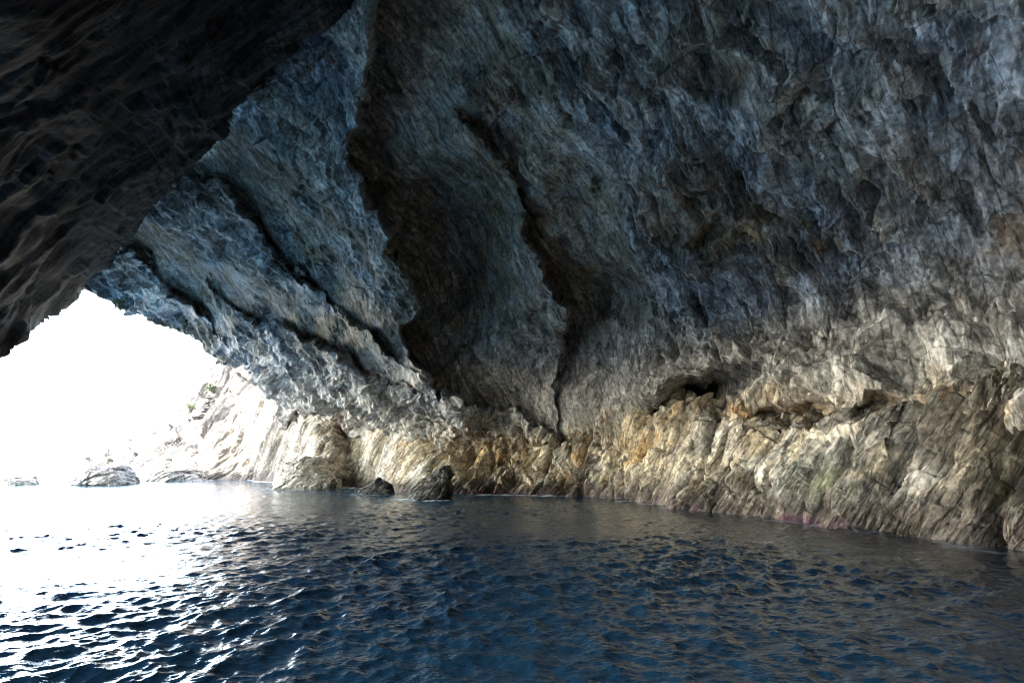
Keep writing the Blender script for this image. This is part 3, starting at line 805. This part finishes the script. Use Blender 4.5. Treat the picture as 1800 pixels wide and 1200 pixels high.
# ------------------------------------------------------------------ boulders and loose stones
def make_rock(name, outline, depth, centre_px, base_y, dist, mat, colours, seed, rough=0.16, tilt=0.0, sink=0.35, bed=(0.6, -0.3, -0.7)):
    """outline in photo pixels -> a solid stone of real size at its own distance, thick in depth"""
    k = dist / F
    pts = np.array([((x - centre_px) * k, (base_y - y) * k) for x, y in outline])
    c = pts.mean(0)
    c[1] = max(0.25 * (pts[:, 1].max() - pts[:, 1].min()) + pts[:, 1].min(), 0.01)
    th = np.linspace(-math.pi, math.pi, 160, endpoint=False)
    # radius of the outline seen from its centre
    R = np.zeros(len(th))
    for j, a in enumerate(th):
        d = np.array([math.cos(a), math.sin(a)]); best = 0.05
        for i in range(len(pts)):
            p, q = pts[i] - c, pts[(i + 1) % len(pts)] - c
            M = np.array([[d[0], p[0] - q[0]], [d[1], p[1] - q[1]]])
            det = np.linalg.det(M)
            if abs(det) > 1e-9:
                s, t = np.linalg.solve(M, p)
                if s > 0 and -1e-6 <= t <= 1 + 1e-6: best = max(best, s)
        R[j] = best
    ph = np.linspace(-math.pi / 2, math.pi / 2, 90)
    cph = np.cos(ph) ** 0.75; sph = np.sign(np.sin(ph)) * np.abs(np.sin(ph)) ** 0.9
    x = c[0] + R[None] * np.cos(th)[None] * cph[:, None]
    z = c[1] + R[None] * np.sin(th)[None] * cph[:, None]
    y = np.broadcast_to(depth * sph[:, None], x.shape) + 0.25 * (z - c[1])
    P = np.stack([x, y, z - sink * 0], -1)
    P = np.concatenate([P, P[:, :1]], 1)
    size = max(np.ptp(pts[:, 0]), np.ptp(pts[:, 1]))
    ctr = np.array([c[0], 0, c[1]])
    Pf = P.reshape(-1, 3)
    Nf = Pf - ctr; Nf /= np.linalg.norm(Nf, axis=1)[:, None] + 1e-9
    s1 = size * 0.30
    q = Pf / s1 + seed * 3.1
    l1, e1, i1 = shards(q @ bedding_frame(bed, (0, 0, 1), 0.45, 1.6, 1.2).T, seed)
    l2, e2, i2 = shards(q @ bedding_frame(bed, (0, 0, 1), 0.16, 0.7, 0.5).T, seed + 1)
    d = size * rough * (0.55 * l1 + 0.28 * l2 + 0.25 * fbm(q, 3, seed))
    Pn = Pf + Nf * d[:, None]
    col = np.tile(np.array(colours[0]), (len(Pn), 1))
    col = mixc(col, colours[1], sstep(-0.2, 0.5, fbm(q * 1.2, 4, seed + 3)))
    col *= (0.75 + 0.5 * i2)[:, None]
    o = grid_mesh(name, Pn.reshape(P.shape), mat, None, col)
    loc = pix_point(np.array(float(centre_px)), np.array(float(base_y)), np.array(float(dist)))
    o.location = loc
    return o

def water_dist(y):
    return float(pix_water(np.array(900.0), np.array(float(y)))[1])

BOULDERS = [
    # outline, depth m, centre, base y, colours, seed, rough, label
    ([(716, 880), (722, 868), (740, 850), (757, 837), (770, 829), (784, 824), (789, 828), (792, 842), (787, 850), (791, 866), (788, 880)], 1.3, 757, 876,
     ((0.07, 0.066, 0.058), (0.24, 0.215, 0.17)), 31, 0.19, 'dark leaning slab of rock standing out of the water, pointed at its top'),
    ([(630, 872), (636, 860), (650, 852), (661, 842), (670, 846), (684, 851), (690, 860), (690, 872)], 1.0, 660, 868,
     ((0.055, 0.055, 0.055), (0.10, 0.095, 0.085)), 37, 0.12, 'low blackish boulder in the water beside the leaning slab'),
    ([(568, 862), (575, 852), (585, 842), (590, 848), (588, 862)], 0.6, 579, 859,
     ((0.06, 0.055, 0.05), (0.13, 0.115, 0.10)), 41, 0.12, 'small dark pointed stone leaning at the foot of the pale shelf'),
    ([(126, 854), (140, 840), (158, 830), (172, 822), (188, 825), (202, 822), (218, 832), (230, 850), (230, 854)], 3.0, 179, 851,
     ((0.48, 0.43, 0.37), (0.60, 0.53, 0.45)), 43, 0.10, 'pale rounded boulder in the glare before the headland, the larger one'),
    ([(4, 856), (12, 844), (28, 836), (42, 836), (50, 844), (56, 856)], 1.8, 30, 852,
     ((0.48, 0.43, 0.37), (0.60, 0.53, 0.45)), 47, 0.10, 'small pale boulder alone in white water at the far left'),
    ([(486, 862), (490, 834), (506, 815), (530, 806), (556, 808), (576, 824), (588, 846), (590, 862)], 2.6, 538, 858,
     ((0.55, 0.50, 0.42), (0.62, 0.57, 0.49)), 51, 0.09, 'big pale rounded boulder at the foot of the shelf, left of the dark pointed stone'),
    ([(262, 850), (272, 836), (296, 829), (326, 826), (348, 833), (362, 850)], 2.6, 312, 845,
     ((0.42, 0.38, 0.32), (0.52, 0.47, 0.40)), 57, 0.10, 'low pale boulder at the outer end of the shelf below the headland'),
]
ROCK_SPOTS = []
for b_ in BOULDERS:
    d_ = water_dist(b_[3]); k_ = d_ / F
    ROCK_SPOTS.append(((b_[2] - 900) * k_, d_, 0.42 * (max(p[0] for p in b_[0]) - min(p[0] for p in b_[0])) * k_))

build_wall()
build_roof()
build_hill_sun_blocker()
build_shelf()
build_headland()
build_sea()

stone_mat = rock_material('boulder_stone', bedding_frame((0.6, -0.3, -0.7), (0, 0, 1), 0.3, 1.2, 0.9), 1.3, 0.7, 0.7)
for ol, dep, cx, by, cols, sd_, rg, lab in BOULDERS:
    o = make_rock('boulder', ol, dep, cx, by, water_dist(by), stone_mat, cols, sd_, rg)
    tag(o, lab, 'boulder', 'boulders standing in the water')

# a drip stone hanging from the tip of the long curtain
tip = surface_point('wall', 776, 676)
o = make_rock('drip_stone', [(760, 664), (776, 656), (790, 664), (789, 684), (783, 704), (776, 724), (770, 726), (764, 714), (768, 698), (762, 682)], 0.42, 775, 726, float(tip[1]) - 0.25,
              stone_mat, ((0.48, 0.38, 0.24), (0.40, 0.33, 0.24)), 53, 0.07, bed=(0.9, 0.2, 0.1))
tag(o, 'tan drip stone hanging from the tip of the long rock curtain', 'drip stone')

# loose stones lying on the ledge
for ol, cx, by, dep, sd_, lab in [
    ([(1220, 739), (1224, 731), (1238, 727), (1252, 731), (1254, 739)], 1237, 738, 0.5, 61, 'flat pale stone on the ledge below the dark hollow'),
    ([(1326, 749), (1332, 741), (1346, 739), (1352, 749)], 1339, 748, 0.32, 62, 'whitish angular stone on the ledge, left one of a close pair'),
    ([(1350, 755), (1354, 747), (1368, 745), (1378, 751), (1376, 755)], 1363, 754, 0.3, 63, 'low whitish slab on the ledge, right one of a close pair'),
    ([(1390, 752), (1396, 743), (1410, 742), (1414, 751)], 1402, 751, 0.26, 64, 'small grey stone on the ledge right of the whitish pair')]:
    p_ = surface_point('shelf', cx, by + 3, 5)
    o = make_rock('ledge_stone', ol, dep, cx, by, float(p_[1]) + 0.05, stone_mat, ((0.50, 0.49, 0.45), (0.36, 0.33, 0.28)), sd_, 0.12, bed=(0.1, 0.2, 0.95))
    tag(o, lab, 'stone', 'loose stones on the ledge')

# shrubs at the mouth
def leaf_mat():
    m = bpy.data.materials.new('shrub_leaf'); m.use_nodes = True
    N = m.node_tree.nodes; b = N['Principled BSDF']
    n = N.new('ShaderNodeTexNoise'); n.inputs['Scale'].default_value = 3
    r = N.new('ShaderNodeValToRGB'); r.color_ramp.elements[0].color = (0.08, 0.10, 0.05, 1); r.color_ramp.elements[1].color = (0.16, 0.18, 0.10, 1)
    m.node_tree.links.new(n.outputs['Fac'], r.inputs[0]); m.node_tree.links.new(r.outputs[0], b.inputs['Base Color'])
    b.inputs['Roughness'].default_value = 0.7
    return m
def bark_mat():
    m = bpy.data.materials.new('shrub_bark'); m.use_nodes = True
    N = m.node_tree.nodes; b = N['Principled BSDF']
    n = N.new('ShaderNodeTexNoise'); n.inputs['Scale'].default_value = 9
    r = N.new('ShaderNodeValToRGB'); r.color_ramp.elements[0].color = (0.08, 0.06, 0.04, 1); r.color_ramp.elements[1].color = (0.2, 0.16, 0.12, 1)
    m.node_tree.links.new(n.outputs['Fac'], r.inputs[0]); m.node_tree.links.new(r.outputs[0], b.inputs['Base Color'])
    return m
LEAF, BARK = leaf_mat(), bark_mat()

def shrub(loc, w_, h_, hang, seed, label):
    rs = np.random.default_rng(seed)
    root = bpy.data.objects.new('shrub', None); S.collection.objects.link(root); root.location = loc
    tag(root, label, 'shrub', 'shrubs growing at the cave mouth')
    V, Fc = [], []; SV, SF = [], []
    for b in range(16):
        a = rs.random() * 6.28; e = np.array([math.cos(a) * w_ * 0.5 * rs.uniform(.3, 1), math.sin(a) * w_ * 0.4 * rs.uniform(.3, 1), h_ * rs.uniform(0.4, 1.0) * (-1 if hang and b % 2 else 1)])
        k = len(SV)
        for t, rad in ((0, 0.035), (0.55, 0.022), (1, 0.008)):
            c_ = e * t + np.array([0, 0, -0.12 * h_ * t * (1 - t)])
            for q in range(4): SV.append(c_ + rad * w_ * np.array([math.cos(q * 1.571), math.sin(q * 1.571), 0]))
        for lv in range(2):
            for q in range(4): SF.append([k + lv * 4 + q, k + lv * 4 + (q + 1) % 4, k + lv * 4 + 4 + (q + 1) % 4, k + lv * 4 + 4 + q])
        for n in range(55):
            c_ = e * rs.uniform(0.45, 1.05) + rs.normal(size=3) * np.array([w_, w_, h_]) * 0.085
            x = rs.normal(size=3); x /= np.linalg.norm(x); y = np.cross(x, rs.normal(size=3)); y /= np.linalg.norm(y)
            l_ = 0.07 * w_ * rs.uniform(.6, 1.3); k2 = len(V)
            V += [c_ - x * l_, c_ + y * l_ * .4, c_ + x * l_, c_ - y * l_ * .4]; Fc.append([k2, k2 + 1, k2 + 2, k2 + 3])
    raw_mesh('foliage', np.array(V), np.array(Fc), LEAF, parent=root, smooth=False)
    raw_mesh('stem', np.array(SV), np.array(SF), BARK, parent=root)

p_ = surface_point('wall', 212, 530, 3); shrub(p_ + np.array([0, -0.3, -0.3]), 1.3, 0.7, True, 1, 'shrub hanging from the rim of the cave mouth below the roof apex')
p_ = surface_point('headland', 332, 716, 6); shrub(p_ + np.array([0, 0, -0.1]), 2.4, 1.7, False, 2, 'shrub on the crest of the sunlit headland')
p_ = surface_point('headland', 372, 690, 6); shrub(p_ + np.array([0, -0.4, -0.1]), 3.0, 1.6, False, 3, 'broader shrub at the foot of the cliff behind the headland crest')
